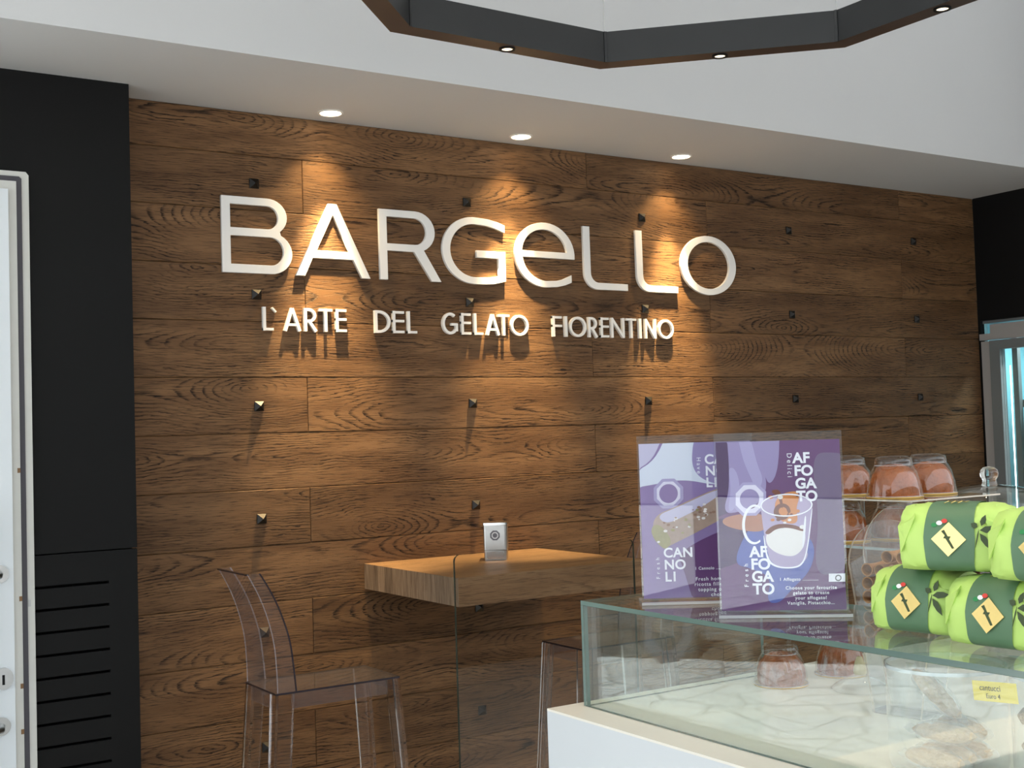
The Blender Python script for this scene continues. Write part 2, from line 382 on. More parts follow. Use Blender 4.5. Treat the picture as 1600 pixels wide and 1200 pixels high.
# right wall with the built-in fridge opening
wr = structure('wall_right', 'black painted wall at the right')
wm = MB(); wm.box(5.37, 5.42, -1.3, 0, 2.116, 2.80).box(5.37, 5.42, -1.3, -.92, FLOOR, 2.116).box(5.37, 5.42, -.012, 0, FLOOR, 2.116).box(5.37, 5.42, -1.3, -.6, 2.8, 3.62)
wm.build('panel', 'black_paint', wr)
struct(MB().box(-3.3, -3.2, -1.4, .1, FLOOR, 3.7).box(-3.3, -3.2, -4.7, -4.4, FLOOR, 3.7).box(-3.3, -3.2, -4.4, -1.4, 3.4, 3.7).build('wall_side', 'plaster'))
struct(MB().box(-3.3, 9.2, -4.7, -4.6, 3.55, 3.8).build('wall_front', 'plaster'))
struct(MB().box(5.42, 9.2, -1.4, -1.3, FLOOR, 3.62).box(9.1, 9.2, -4.6, -1.3, FLOOR, 3.62).build('wall_niche', 'plaster'))
struct(MB().box(-40, 55, -26, -25, FLOOR-.06, 8.0).build('wall_street', 'street_stone'), 'stone building front across the street')

# low hedge and an added tall one (seen only as reflections in the glass)
plain('hedge_leaf', (62, 58, 46), .8, noise=.9, nscale=25, bump=1.0)
def hedge(label, loc, rz, nx, nz, dz, depth, seed):
    rh = random.Random(seed)
    def hp(i, j, y): return (i*.2+rh.uniform(-.06, .06), y+rh.uniform(-.07, .07), j*dz+(rh.uniform(-.3, .3)*dz if j else 0))
    fv = [hp(i, j, 0) for j in range(nz) for i in range(nx)]; bv = [hp(i, j, depth) for j in range(nz) for i in range(nx)]
    F = [(j*nx+i, j*nx+i+1, (j+1)*nx+i+1, (j+1)*nx+i) for j in range(nz-1) for i in range(nx-1)]; N_ = nx*nz
    G_ = [tuple(N_+a for a in f[::-1]) for f in F]
    T_ = [((nz-1)*nx+i, (nz-1)*nx+i+1, N_+(nz-1)*nx+i+1, N_+(nz-1)*nx+i) for i in range(nx-1)]
    E_ = [(j*nx, (j+1)*nx, N_+(j+1)*nx, N_+j*nx) for j in range(nz-1)]+[(j*nx+nx-1, N_+j*nx+nx-1, N_+(j+1)*nx+nx-1, (j+1)*nx+nx-1) for j in range(nz-1)]
    tag(MB().add(fv+bv, F+G_+T_+E_).build('hedge', 'hedge_leaf', None, loc, rz), label, 'hedge')
hedge('added tall dark hedge behind the camera, darkens the glass screen reflection', (3.0, -4.85, FLOOR-.11), 0, 45, 7, .19, -.9, 5)  # made up: keeps sunlit paving out of the glass screen's reflection
hedge('low dark hedge on the paving, seen only reflected in the case front', (-6.3, -1.15, FLOOR-.11), math.radians(53), 52, 4, .125, 1.6, 6)

# ------------------------------------------------------------------ fridge
fz = thing('display_fridge', 'grey upright display fridge with teal interior built into the black wall', 'fridge', (5.37, 0, FLOOR))
H0 = -FLOOR
MB().box(.03, .62, -.92, -.90, 0, 2.02).box(.03, .62, -.03, -.012, 0, 2.02).box(.60, .62, -.92, -.012, 0, 2.02).box(.03, .62, -.92, -.012, 0, .12).build('cabinet', 'fridge_inner_glow', fz)
MB().box(.02, .60, -.92, -.012, 2.02, 2.034).build('cabinet_roof', 'fridge_grey', fz)
MB().box(-.012, .03, -.92, -.012, 1.934, 1.966).build('header_bar', 'fridge_light', fz)
MB().box(.0, .04, -.92, -.066, 1.967, 2.012).build('grille', 'fridge_light', fz)
MB().box(-.004, .03, -.062, -.014, 0, 1.928).build('side_post', 'fridge_light', fz)
df = MB(); df.box(-.012, .03, -.125, -.066, 0, 1.930).box(-.012, .03, -.92, -.125, 1.884, 1.930).box(-.012, .03, -.92, -.86, 0, 1.884).box(-.012, .03, -.86, -.125, 0, .15)
df.build('door', 'fridge_grey', fz)
MB().box(.004, .010, -.86, -.125, .15, 1.884).build('door_glass', 'glass', fz)
MB().box(.032, .037, -.150, -.146, .16, 1.80).build('light_strip', 'led_strip', fz)
MB().box(.035, .06, -.19, -.16, .12, 2.0).build('hinge_rail', 'fridge_grey', fz)
for zz in (.6, .95, 1.3, 1.62): MB().box(.06, .56, -.89, -.19, zz, zz+.008).build('shelf', 'fridge_grey', fz)
for zz in (.6, .95, 1.3, 1.62): MB().box(.06, .56, -.205, -.19, zz-.03, zz).build('shelf_bracket', 'fridge_grey', fz)
li = bpy.data.lights.new('fridge_led', 'AREA'); li.energy = 5; li.color = (.8, .95, 1); li.size = .04; li.shape = 'RECTANGLE'; li.size_y = 1.5
lo = bpy.data.objects.new('fridge_led', li); COL.objects.link(lo); lo.parent = fz; lo.location = (.12, -.5, 1.98); lo.rotation_euler = (0, 0, 0); li.size_y = .6

# ------------------------------------------------------------------ sign letters
sg = thing('name_sign', 'large white letters reading BARGELLO on the wood wall', 'sign', (0, -.0005, 0))
TH, BV = .0125, .0012
def let(nm, loops): return fill2d('letter_'+nm, loops, TH, 'letter_white', sg, (0, 0, 0), BV)
let('b', [[(1.412, 2.186), (1.412, 2.443)]+arc(1.573, 2.381, .070, .062, 90, -52)+arc(1.585, 2.256, .075, .070, 62, -90),
          [(1.440, 2.337), (1.440, 2.419)]+arc(1.574, 2.378, .039, .041, 90, -90), [(1.440, 2.213), (1.440, 2.312)]+arc(1.583, 2.2625, .048, .0495, 90, -90)])
let('a', [[(1.675, 2.186), (1.802, 2.443), (1.832, 2.443), (1.956, 2.186), (1.925, 2.186), (1.893, 2.250), (1.737, 2.250), (1.707, 2.186)],
          [(1.817, 2.408), (1.878, 2.275), (1.751, 2.275)]])
let('r', [[(1.998, 2.186), (1.998, 2.440)]+arc(2.144, 2.366, .081, .074, 90, -66)+[(2.247, 2.186), (2.209, 2.186), (2.138, 2.292), (2.027, 2.292), (2.027, 2.186)],
          [(2.027, 2.316), (2.027, 2.416)]+arc(2.142, 2.366, .049, .050, 90, -90)])
let('g', [[(2.532, 2.387), (2.532, 2.413), (2.50, 2.424), (2.46, 2.432)]+arc(2.395, 2.310, .138, .126, 85, 180, 14)+arc(2.395, 2.310, .138, .126, 180, 270, 14)+[(2.434, 2.184), (2.48, 2.187), (2.532, 2.199), (2.532, 2.311), (2.406, 2.311), (2.406, 2.286), (2.502, 2.286), (2.502, 2.217), (2.46, 2.210)]+arc(2.397, 2.310, .108, .102, 272, 180, 14)+arc(2.397, 2.310, .108, .102, 180, 88, 14)+[(2.45, 2.409), (2.49, 2.401)]])
let('e', [arc(2.718, 2.311, .140, .126, -5, 180, 22)+arc(2.718, 2.311, .140, .127, 180, 278, 14)+[(2.775, 2.188), (2.810, 2.196), (2.840, 2.207), (2.840, 2.234), (2.80, 2.217), (2.77, 2.210)]+arc(2.722, 2.311, .112, .104, 275, 186, 14)+[(2.612, 2.300)],
          [(2.610, 2.323)]+arc(2.716, 2.318, .107, .094, 177, 3, 18)])
for nm, dx in (('l', 0), ('l', .267)):
    let(nm, [[(x+dx, z) for x, z in [(2.904, 2.436), (2.935, 2.436)]+arc(2.976, 2.251, .0405, .0405, 180, 270, 8)+[(3.121, 2.210), (3.121, 2.185)]+arc(2.972, 2.250, .067, .065, 270, 180, 10)]])
let('o', [arc(3.564, 2.310, .155, .126, 0, 354, 48), arc(3.564, 2.310, .118, .102, 0, 354, 48)])
tg = thing('tagline_sign', "small white letters reading L'ARTE DEL GELATO FIORENTINO under the large name", 'sign', (0, -.0005, 0))
TZ0, TZ1 = 1.991, 2.072
def ribbon(m, pts, w, y):
    n = len(pts); L, R_ = [], []
    for i, p in enumerate(pts):
        a = pts[max(i-1, 0)]; b = pts[min(i+1, n-1)]
        dx, dz = b[0]-a[0], b[1]-a[1]; l = math.hypot(dx, dz)
        L.append((p[0]-dz/l*w/2, p[1]+dx/l*w/2)); R_.append((p[0]+dz/l*w/2, p[1]-dx/l*w/2))
    m.prism(L+R_[::-1], y, 0)
def small(ch, x0, x1):
    m = MB(); w = .0108; h = w/2; z0, z1 = TZ0, TZ1; zm = (z0+z1)/2; xm = (x0+x1)/2; yy = [-.0125]
    def s(*p, ww=w): ribbon(m, list(p), ww, yy[0]); yy[0] += .0002
    if ch in 'LERFDTIN': pass
    if ch == 'L': s((x0+h, z0), (x0+h, z1)); s((x0, z0+.005), (x1, z0+.005), ww=.0088)
    if ch == 'E':
        s((x0+h, z0), (x0+h, z1))
        for zz in (z0+.005, zm+.004, z1-.005): s((x0, zz), (x1, zz), ww=.0088)
    if ch == 'F':
        s((x0+h, z0), (x0+h, z1))
        for zz in (zm+.002, z1-.005): s((x0, zz), (x1, zz), ww=.0088)
    if ch == 'I': s((xm, z0), (xm, z1), ww=.013)
    if ch == 'T': s((xm, z0), (xm, z1)); s((x0, z1-.005), (x1, z1-.005), ww=.0088)
    if ch == 'A': s((x0+.006, z0), (xm, z1-.002)); s((x1-.006, z0), (xm, z1-.002)); s((x0+.015, z0+.022), (x1-.015, z0+.022), ww=.0088)
    if ch == 'N': s((x0+h, z0), (x0+h, z1)); s((x1-h, z0), (x1-h, z1)); s((x0+h, z1-.003), (x1-h, z0+.003))
    if ch == 'O': s(*arc(xm, zm, (x1-x0)/2-h, (z1-z0)/2-.005, 0, 360, 32), ww=.0100)
    if ch == 'D': s((x0+h, z0), (x0+h, z1)); s(*([(x0+h, z1-.005)]+arc(x0+.018, zm, x1-x0-.018-h, (z1-z0)/2-.005, 90, -90, 16)+[(x0+h, z0+.005)]), ww=.0098)
    if ch == 'R': s((x0+h, z0), (x0+h, z1)); s(*([(x0+h, z1-.005)]+arc(x0+.018, z1-.025, x1-x0-.026, .020, 90, -90, 12)+[(x0+h, z1-.045)]), ww=.0098); s((x0+.02, z1-.046), (x1-.004, z0))
    if ch == 'G': s(*arc(xm+.003, zm, (x1-x0)/2-h, (z1-z0)/2-.005, 52, 322, 26), ww=.0100); s((xm+.006, zm-.003), (x1-.002, zm-.003), ww=.0088); s((x1-h, zm), (x1-h, z0+.012))
    m.build('letter_'+ch.lower(), 'letter_white', tg)
for ch, x0, x1 in [('L', 1.549, 1.587), ('A', 1.623, 1.689), ('R', 1.699, 1.748), ('T', 1.755, 1.806), ('E', 1.818, 1.860), ('D', 1.970, 2.034), ('E', 2.042, 2.089), ('L', 2.102, 2.141),
                   ('G', 2.244, 2.314), ('E', 2.328, 2.371), ('L', 2.384, 2.424), ('A', 2.436, 2.499), ('T', 2.490, 2.543), ('O', 2.548, 2.630), ('F', 2.742, 2.787), ('I', 2.800, 2.813), ('O', 2.823, 2.906),
                   ('R', 2.915, 2.962), ('E', 2.976, 3.018), ('N', 3.029, 3.097), ('T', 3.106, 3.159), ('I', 3.171, 3.186), ('N', 3.203, 3.263), ('O', 3.274, 3.357)]: small(ch, x0, x1)
ap = MB(); ribbon(ap, [(1.583, 2.070), (1.597, 2.055)], .006, -.0125); ap.build('apostrophe', 'letter_white', tg)

# ------------------------------------------------------------------ soffit downlights
names = ['leftmost of the three round downlights in the soffit, above the letter A', 'middle one of the three round downlights in the soffit', 'rightmost of the three round downlights in the soffit']
for k, x in enumerate((1.773, 2.557, 3.346)):
    t_ = thing('ceiling_downlight', names[k], 'downlight', (x, -.112, 2.7399), group='downlights in the soffit')
    MB().lathe([(.044, 0), (.044, -.0035), (.037, -.0035), (.036, -.001)], 32).build('trim_ring', 'letter_white', t_, smooth=40)
    n = 32; MB().add([(.0365*cos(2*PI*i/n), .0365*sin(2*PI*i/n), -.0012) for i in range(n)], [tuple(range(n-1, -1, -1))]).build('lens', 'lens_warm', t_)
    for en, ang in ((290, 38), (16, 90)):
        L = bpy.data.lights.new('downlight_beam', 'SPOT'); L.energy = en; L.color = (1, .72, .36); L.spot_size = math.radians(ang); L.spot_blend = 1.0; L.shadow_soft_size = .010
        lo = bpy.data.objects.new('downlight_beam', L); COL.objects.link(lo); lo.parent = t_; lo.location = (0, 0, -.008); lo.rotation_euler = (math.radians(3), 0, 0)

# ------------------------------------------------------------------ octagonal ring pendant
O1, O2, O3 = Vector((1.383, -1.334)), Vector((2.024, -1.315)), Vector((2.50, -1.758))
ed = .650; R8 = ed/2/sin(PI/8)
e0 = math.radians(1.5); mid = (O1+O2)/2; nrm = Vector((sin(e0), -cos(e0)))
ctr = mid+nrm*(R8*cos(PI/8))
rg = thing('ring_pendant', 'dark octagonal steel ring pendant with small spotlights hanging near the ceiling', 'pendant lamp', (ctr.x, ctr.y, 2.6), e0)
ro, ri = R8, R8-.062
for k in range(8):
    a0, a1 = PI/2+PI/8-k*PI/4, PI/2+PI/8-(k+1)*PI/4
    def P(r, a, z): return (r*cos(a), r*sin(a), z)
    v = [P(r, a, z) for z in (0, .083) for (r, a) in ((ri, a0), (ro, a0), (ro, a1), (ri, a1))]
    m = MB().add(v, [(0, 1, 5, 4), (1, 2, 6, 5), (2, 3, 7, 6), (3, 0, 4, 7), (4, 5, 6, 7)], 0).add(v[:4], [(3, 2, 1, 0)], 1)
    b = m.build('beam', ['ring_steel', 'ring_underside_bounce'], rg)
    am = (a0+a1)/2; rm = (ro+ri)/2*cos(PI/8)
    s_ = link('spotlight', None, rg, (rm*cos(am), rm*sin(am), 0))
    MB().lathe([(.021, 0), (.021, -.004), (.015, -.004), (.014, -.002)], 20).build('bezel', 'black_paint', s_, smooth=40)
    n = 16; MB().add([(.0145*cos(2*PI*i/n), .0145*sin(2*PI*i/n), -.0015) for i in range(n)], [tuple(range(n-1, -1, -1))]).build('lens', 'lens_small', s_)
    L = bpy.data.lights.new('ring_beam', 'SPOT'); L.energy = 7; L.color = (1, .78, .48); L.spot_size = math.radians(60); L.spot_blend = .8; L.shadow_soft_size = .012
    lo = bpy.data.objects.new('ring_beam', L); COL.objects.link(lo); lo.parent = s_; lo.location = (0, 0, -.01)
    MB().tube([P(ri+.006, a0, .083), P(ri+.006, a0, 1.02)], .0011, 6).build('cable', 'chrome', rg)
    MB().box(-.004, .004, -.004, .004, .0, .083).build('corner_bracket', 'ring_steel', rg, (ri*cos(a0), ri*sin(a0), 0), a0)

# ------------------------------------------------------------------ wall table, napkin box, glass screen
tb = thing('wall_table', 'thick wooden bar table jutting out from the plank wall', 'table', (1.908, 0, 1.085))
y = 0.0; random.seed(3)
ws_ = [.075, .032, .05, .06, .085, .04, .055, .07, .045, .06, .048, .043]
tot = sum(ws_)
for k, w in enumerate(ws_):
    w *= .663/tot
    last = k == len(ws_)-1
    MB().box(0, .735, -w/2, w/2, -.044, .044, 0, dict(f=1, l=2, r=2)).build('stave', ['table_oak', 'table_edge', 'table_end'], tb, (0, y-w/2-.0005, .044)); y -= w
nd = thing('napkin_dispenser', 'silver metal napkin dispenser with octagonal emblem on the wall table', 'napkin dispenser', (2.315, -.232, 1.1735), math.radians(-35))
def rbox(m, x0, x1, y0, y1, z0, z1, r=.006, mi=0):
    poly = []
    for cx, cy, a in ((x1-r, y1-r, 0), (x0+r, y1-r, 90), (x0+r, y0+r, 180), (x1-r, y0+r, 270)):
        poly += [(cx+r*cos(math.radians(a+i*22.5)), cy+r*sin(math.radians(a+i*22.5))) for i in range(5)]
    n = len(poly)
    m.add([(x, y, z) for z in (z0, z1) for x, y in poly], [tuple(range(n-1, -1, -1)), tuple(range(n, 2*n))]+[(i, (i+1) % n, n+(i+1) % n, n+i) for i in range(n)], mi)
    return m
rbox(MB(), -.040, .040, -.05, .05, 0, .033).build('base', 'brushed_steel', nd, smooth=30)
rbox(MB(), -.041, .041, -.051, .051, .0345, .122).build('cover', 'brushed_steel', nd, smooth=30)
rbox(MB(), -.043, .043, -.053, .053, .122, .130).build('lid', 'chrome', nd, smooth=30)
fp = MB().box(-.033, .033, -.0525, -.051, .038, .118).build('front_plate', 'brushed_steel', nd)
MB().prism([(-.030, .010), (-.025, .004), (.025, .004), (.030, .010), (.030, .029), (-.030, .029)], -.0515, -.05).build('napkin_slot', 'chrome', nd)
def octring(cx, cz, r1, r0):
    return [[(cx+r*cos(PI/8+k*PI/4), cz+r*sin(PI/8+k*PI/4)) for k in range(8)] for r in (r1, r0) if r > 0]
fill2d('emblem', octring(0, .086, .0185, .0125), .0004, 'emblem_grey', fp, (0, -.0525, 0))
fill2d('emblem', octring(0, .086, .0088, 0), .0004, 'emblem_grey', fp, (0, -.0525, 0))
gs = thing('glass_screen', 'clear glass screen standing in front of the wall table', 'glass panel', (1.88, -.69, FLOOR))
hh = 1.248-FLOOR
MB().prism([(0, 0), (.692, 0)]+arc(.692-.02, hh-.02, .02, .02, 0, 90, 6)+arc(.02, hh-.02, .02, .02, 90, 180, 6), -.005, .005, 0, 1).build('pane', ['glass_dark', 'glass_edge_dark'], gs)
MB().box(0.02, .672, -.02, .02, 0, .03).build('floor_channel', 'brushed_steel', gs)

# ------------------------------------------------------------------ ghost stools
def make_stool():
    s = thing('bar_stool', 'clear acrylic bar stool with tall curved back beside the wall table', 'stool')
    # local: x forward 0..0.42, y 0..0.255, z from floor; seat top .77
    ZS = .77; W = .255; D = .42
    st_ = MB()
    pts = [(0, 0), (D, 0), (D, W), (0, W)]
    st_.box(.0, D, 0, W, ZS-.006, ZS, 0, dict(f=1, k=1, l=1, r=1)).build('seat', ['ghost_sheet', 'ghost_edge_dark'], s)
    apn = MB().box(.05, D-.045, -.001, .003, ZS-.05, ZS-.006, 0, dict(b=1)).box(.05, D-.045, W-.003, W+.001, ZS-.05, ZS-.006, 0, dict(b=1)).box(D-.004, D, .045, W-.045, ZS-.05, ZS-.006, 0, dict(b=1)).box(0, .004, .045, W-.045, ZS-.05, ZS-.006, 0, dict(b=1))
    apn.build('apron', ['ghost_sheet', 'ghost_edge'], s)
    for (cx, cy, fx, fy) in ((0, 0, -1, -1), (0, W, -1, 1), (D, 0, 1, -1), (D, W, 1, 1)):
        m = MB(); w0, w1 = (.060, .052) if cx == 0 else (.046, .040); th = .012
        # L-shaped section, flaring slightly outward to the floor
        def sec(w, ox, oy, z):
            q = [(0, 0), (w, 0), (w, th), (th, th), (th, w*.8), (0, w*.8)]
            return [(cx-fx*a+ox*fx, cy-fy*b+oy*fy, z) for a, b in q]
        a, b = sec(w0, 0, 0, ZS-.006), sec(w1, .05, .025, 0)
        n = 6; m.add(a+b, [tuple(range(n)), tuple(range(2*n-1, n-1, -1))]+[(i, n+i, n+(i+1) % n, (i+1) % n) for i in range(n)])
        m.build('leg', 'ghost_solid', s)
    # curved back with side flanges
    prof = [(.005, ZS), (.004, ZS+.06), (-.003, ZS+.15), (-.022, ZS+.23), (-.048, ZS+.30), (-.082, ZS+.366)]
    def smoothp(pp, n=5):
        out = []
        for i in range(len(pp)-1):
            p0, p1, p2, p3 = pp[max(i-1, 0)], pp[i], pp[i+1], pp[min(i+2, len(pp)-1)]
            for k in range(n):
                u = k/n
                out.append(tuple(.5*((2*p1[j])+(-p0[j]+p2[j])*u+(2*p0[j]-5*p1[j]+4*p2[j]-p3[j])*u*u+(-p0[j]+3*p1[j]-3*p2[j]+p3[j])*u**3) for j in (0, 1)))
        return out+[pp[-1]]
    pr_ = smoothp(prof); m = MB(); th = .005
    for (x0, z0), (x1, z1) in zip(pr_, pr_[1:]):
        m.add([(x0, 0, z0), (x1, 0, z1), (x1, W, z1), (x0, W, z0)], [(0, 1, 2, 3)], 0)
    xt, zt = pr_[-1]; m.box(xt-.004, xt+.006, 0, W, zt-.004, zt, 1)
    bk = m.build('backrest', ['ghost_sheet', 'ghost_edge_dark'], s, smooth=40)
    for yy in (0, W):
        f = MB(); k = 0; N = len(pr_)-1
        for i, ((x0, z0), (x1, z1)) in enumerate(zip(pr_, pr_[1:])):
            w0 = .062-.022*i/N; w1 = .062-.022*(i+1)/N
            f.add([(x0, yy, z0), (x0+w0, yy, z0), (x1+w1, yy, z1), (x1, yy, z1)], [(0, 1, 2, 3)], 0)
            e = .004
            f.add([(x0+w0-e, yy-.0015, z0), (x0+w0+e*.4, yy-.0015, z0), (x1+w1+e*.4, yy-.0015, z1), (x1+w1-e, yy-.0015, z1)], [(0, 1, 2, 3)], 1 if yy == 0 else 2)
            f.add([(x0-e*.3, yy-.0015, z0), (x0+e*.6, yy-.0015, z0), (x1+e*.6, yy-.0015, z1), (x1-e*.3, yy-.0015, z1)], [(0, 1, 2, 3)], 2)
        f.build('back_flange', ['ghost_sheet', 'ghost_edge_dark', 'ghost_edge'], s, smooth=40)
    return s
s1 = make_stool(); s1.location = (1.405, -.415, FLOOR)
s2 = dup(s1, None, (2.965, -.16, FLOOR), PI); tag(s2, 'clear acrylic bar stool mostly hidden behind the glass display case', 'stool')
for o in (s1, s2): o['group'] = 'clear bar stools at the wall table'

# ------------------------------------------------------------------ counter and glass display case
ct = thing('counter', 'white bar counter with beige top under the glass display case', 'counter', (1.253, -2.113, FLOOR))
hc = 1.11-FLOOR
MB().box(.0, 1.25, -2.3, 0, 0, hc-.004).build('body', 'counter_white', ct)
MB().box(.0, 1.25, -2.3, 0, hc-.004, hc).build('top', 'counter_top', ct)
gc = thing('glass_display_case', 'low clear glass display case on the white counter', 'display case', (1.316, -2.140, 1.1105))
gh = 1.300-1.1105
MB().box(0, .008, -1.35, -.009, .0, gh-.0085, 0, dict(f=1, k=1, t=1, b=1)).build('front_pane', ['glass', 'glass_edge'], gc)
MB().box(0, .44, -.008, 0, .0, gh-.0085, 0, dict(l=1, r=1, t=1, b=1)).build('end_pane', ['glass', 'glass_edge'], gc)
MB().box(0, .295, -1.35, 0, gh-.008, gh, 0, dict(l=1, r=1, f=1, k=1)).build('top_pane', ['glass', 'glass_edge'], gc)
ZT = 1.3005; ZC = 1.1105

# ------------------------------------------------------------------ posters in acrylic holders
plain('p_purple', (98, 56, 108), .6); plain('p_purple_dk', (70, 42, 88), .6); plain('p_lav', (150, 136, 178), .6); plain('p_blue', (84, 96, 168), .6)
plain('p_white', (240, 238, 244), .6); plain('p_grey', (110, 92, 124), .6); plain('p_coffee', (112, 52, 30), .6); plain('p_caramel', (205, 130, 70), .6)
plain('p_cream', (232, 226, 222), .6); plain('p_shell', (186, 158, 140), .6, noise=.5, nscale=120); plain('p_pist', (170, 160, 110), .6, noise=.5, nscale=160); plain('p_lav_lt', (196, 190, 214), .6); plain('p_shirt', (214, 218, 230), .6); plain('p_skin', (176, 120, 96), .6); plain('p_glass', (176, 160, 190), .5)
plain('p_shell_dk', (140, 108, 90), .6); plain('p_ring', (222, 216, 232), .6); plain('p_sleeve', (168, 158, 196), .6); plain('p_lav_mid', (140, 118, 164), .6)
PW, PH = .197, .273
def holder(name, label, loc, ang):
    s = thing(name, label, 'sign', loc, math.radians(ang), group='acrylic sign holders on the display case')
    MB().box(-.006, PW+.006, -.030, .040, 0, .005, 0, dict(f=1, k=1, l=1, r=1)).build('foot', ['acrylic', 'acrylic_edge'], s)
    MB().box(-.003, PW+.003, -.0035, -.0015, .005, PH+.022, 0, dict(l=1, r=1, t=1)).build('front_sheet', ['acrylic', 'acrylic_edge'], s)
    MB().box(-.003, PW+.003, .0015, .0035, .005, PH+.022, 0, dict(l=1, r=1, t=1)).build('back_sheet', ['acrylic', 'acrylic_edge'], s)
    return s
class Art:
    def __init__(s, sheet): s.p = sheet; s.y = -.0002
    def soft(s, name, mat, pts):
        ex = lambda v, m: -.3*m if v < .02*m else 1.3*m if v > .98*m else v     # shapes cut by the sheet run on past its edge
        pts = [(ex(x, PW), ex(z, PH)) for x, z in pts]
        for _ in range(3):
            out = []
            for i, a in enumerate(pts):
                b = pts[(i+1) % len(pts)]
                out += [(a[0]*.75+b[0]*.25, a[1]*.75+b[1]*.25), (a[0]*.25+b[0]*.75, a[1]*.25+b[1]*.75)]
            pts = out
        return s.poly(name, mat, pts)
    def poly(s, name, mat, *loops):
        cl = [[(min(max(x, 0), PW), min(max(z, .0), PH)) for x, z in lp_] for lp_ in loops]
        s.y -= .00003
        return fill2d(name, cl, .00002, mat, s.p, (0, s.y, 0))
    def text(s, body, x, z, size, bold=0.0, align='LEFT', rot=0.0, sx=1.0, space=1.0, mat='p_white'):
        return text('lettering', body, size, mat, s.p, x, z, -.00095, bold, align, rot, sx, space)
# --- front sign: affogato
af = holder('affogato_sign', 'purple AFFOGATO poster with coffee cup in clear acrylic stand, the front sign', (1.3665, -2.4635, ZT), -40.5)
sheet = MB().box(0, PW, 0, .0004, 0, PH).build('poster', 'p_purple', af, (0, -.0002, .008))
def mp(x, y, x0=553, y0=190, k=.046, w=660.0, h=915.0):
    return ((x-(x0+(y-y0)*k))/w*PW, (1-(y-y0)/h)*PH)
A = Art(sheet); q = lambda *pts: [mp(*p) for p in pts]
A.soft('apron_print', 'p_purple_dk', q((555, 190), (640, 190), (700, 420), (640, 600), (560, 600)))
A.soft('sleeve_print', 'p_lav', q((600, 190), (745, 190), (800, 300), (835, 430), (800, 520), (700, 570), (590, 580), (640, 420)))
A.soft('sleeve_print', 'p_sleeve', q((640, 190), (700, 190), (770, 300), (815, 400), (780, 460), (740, 380), (690, 260)))
A.soft('sleeve_print', 'p_sleeve', q((620, 330), (660, 330), (690, 430), (660, 560), (620, 570), (640, 440)))
A.soft('print_patch', 'p_purple_dk', q((580, 620), (760, 590), (820, 700), (700, 860), (590, 900)))
A.soft('print_patch', 'p_grey', q((1060, 270), (1180, 255), (1225, 320), (1250, 780), (1180, 930), (1080, 900), (1110, 600)))
A.soft('print_patch', 'p_blue', q((640, 850), (770, 590), (900, 640), (1085, 715), (1080, 880), (960, 1000), (900, 1070), (830, 1060), (860, 930), (760, 880)))
A.soft('print_patch', 'p_lav', q((745, 190), (900, 190), (900, 330), (840, 450), (800, 300)))
A.soft('print_patch', 'p_skin', q((590, 595), (800, 570), (840, 640), (800, 690), (600, 650)))
A.poly('ring_print', 'p_sleeve', [mp(738+96*cos(PI/8+k*PI/4), 502+98*sin(PI/8+k*PI/4)) for k in range(8)], [mp(*p) for p in arc(738, 502, 52, 54, 0, 352, 30)])
A.poly('ring_print', 'p_ring', [mp(738+80*cos(PI/8+k*PI/4), 502+82*sin(PI/8+k*PI/4)) for k in range(8)], [mp(*p) for p in arc(738, 502, 52, 54, 0, 352, 30)])
A.soft('mug_print', 'p_glass', [mp(*p) for p in arc(935, 540, 138, 60, 180, 360, 16)]+[mp(*p) for p in [(1062, 700), (1045, 800)]]+[mp(*p) for p in arc(945, 800, 105, 78, 0, 180, 16)][0:]+q((815, 690)))
A.soft('gelato_print', 'p_cream', q((825, 690), (880, 655), (940, 650), (1010, 665), (1040, 690), (1030, 770), (985, 815), (930, 815), (870, 790), (830, 750)))
A.soft('coffee_print', 'p_caramel', q((870, 530), (900, 480), (990, 460), (1005, 500), (985, 560), (1000, 640), (930, 640), (880, 600)))
A.poly('coffee_print', 'p_coffee', [mp(*p) for p in arc(912, 575, 45, 45, 0, 352, 22)], [mp(*p) for p in arc(916, 572, 22, 22, 0, 352, 22)])
A.soft('coffee_print', 'p_coffee', q((855, 455), (905, 455), (918, 555), (908, 555), (890, 490), (860, 475)))
A.soft('coffee_print', 'p_coffee', q((815, 685), (880, 635), (1000, 650), (1040, 690), (950, 660), (880, 665), (840, 700)))
rs = random.Random(11)
for _ in range(14):
    cx_, cy_, rr = rs.uniform(850, 1020), rs.uniform(480, 660), rs.uniform(5, 12)
    A.poly('coffee_print', rs.choice(['p_coffee', 'p_caramel', 'p_cream']), [mp(*p) for p in arc(cx_, cy_, rr*1.4, rr, 0, 330, 11)])
A.soft('mug_glint_print', 'p_white', q((1030, 600), (1042, 600), (1030, 760), (1018, 780)))
A.poly('mug_rim_print', 'p_white', [mp(*p) for p in arc(935, 540, 138, 62, 0, 354, 40)], [mp(*p) for p in arc(935, 540, 131, 55, 0, 354, 40)])
A.poly('mug_handle_print', 'p_white', [mp(*p) for p in arc(765, 640, 66, 108, 60, 300, 24)]+[mp(*p) for p in arc(768, 640, 54, 96, 300, 60, 24)])
A.soft('mug_edge_print', 'p_white', q((1068, 560), (1074, 560), (1048, 800), (1020, 870), (960, 884), (880, 876), (830, 840), (812, 700), (818, 700), (838, 830), (885, 868), (960, 876), (1014, 862), (1042, 798)))
A.poly('price_tag_print', 'p_white', q((1160, 912), (1246, 912), (1246, 956), (1160, 956)))
A.poly('price_emblem_print', 'emblem_grey', [mp(*p) for p in arc(1210, 936, 17, 17, 0, 352, 20)], [mp(*p) for p in arc(1210, 936, 11, 11, 0, 352, 20)])
S = PH/915
def line(body, x, y, cap, **kw):
    X_, Z_ = mp(x, y); A.text(body, X_, Z_, cap*S/(.67 if cap > 30 else .68), **kw)
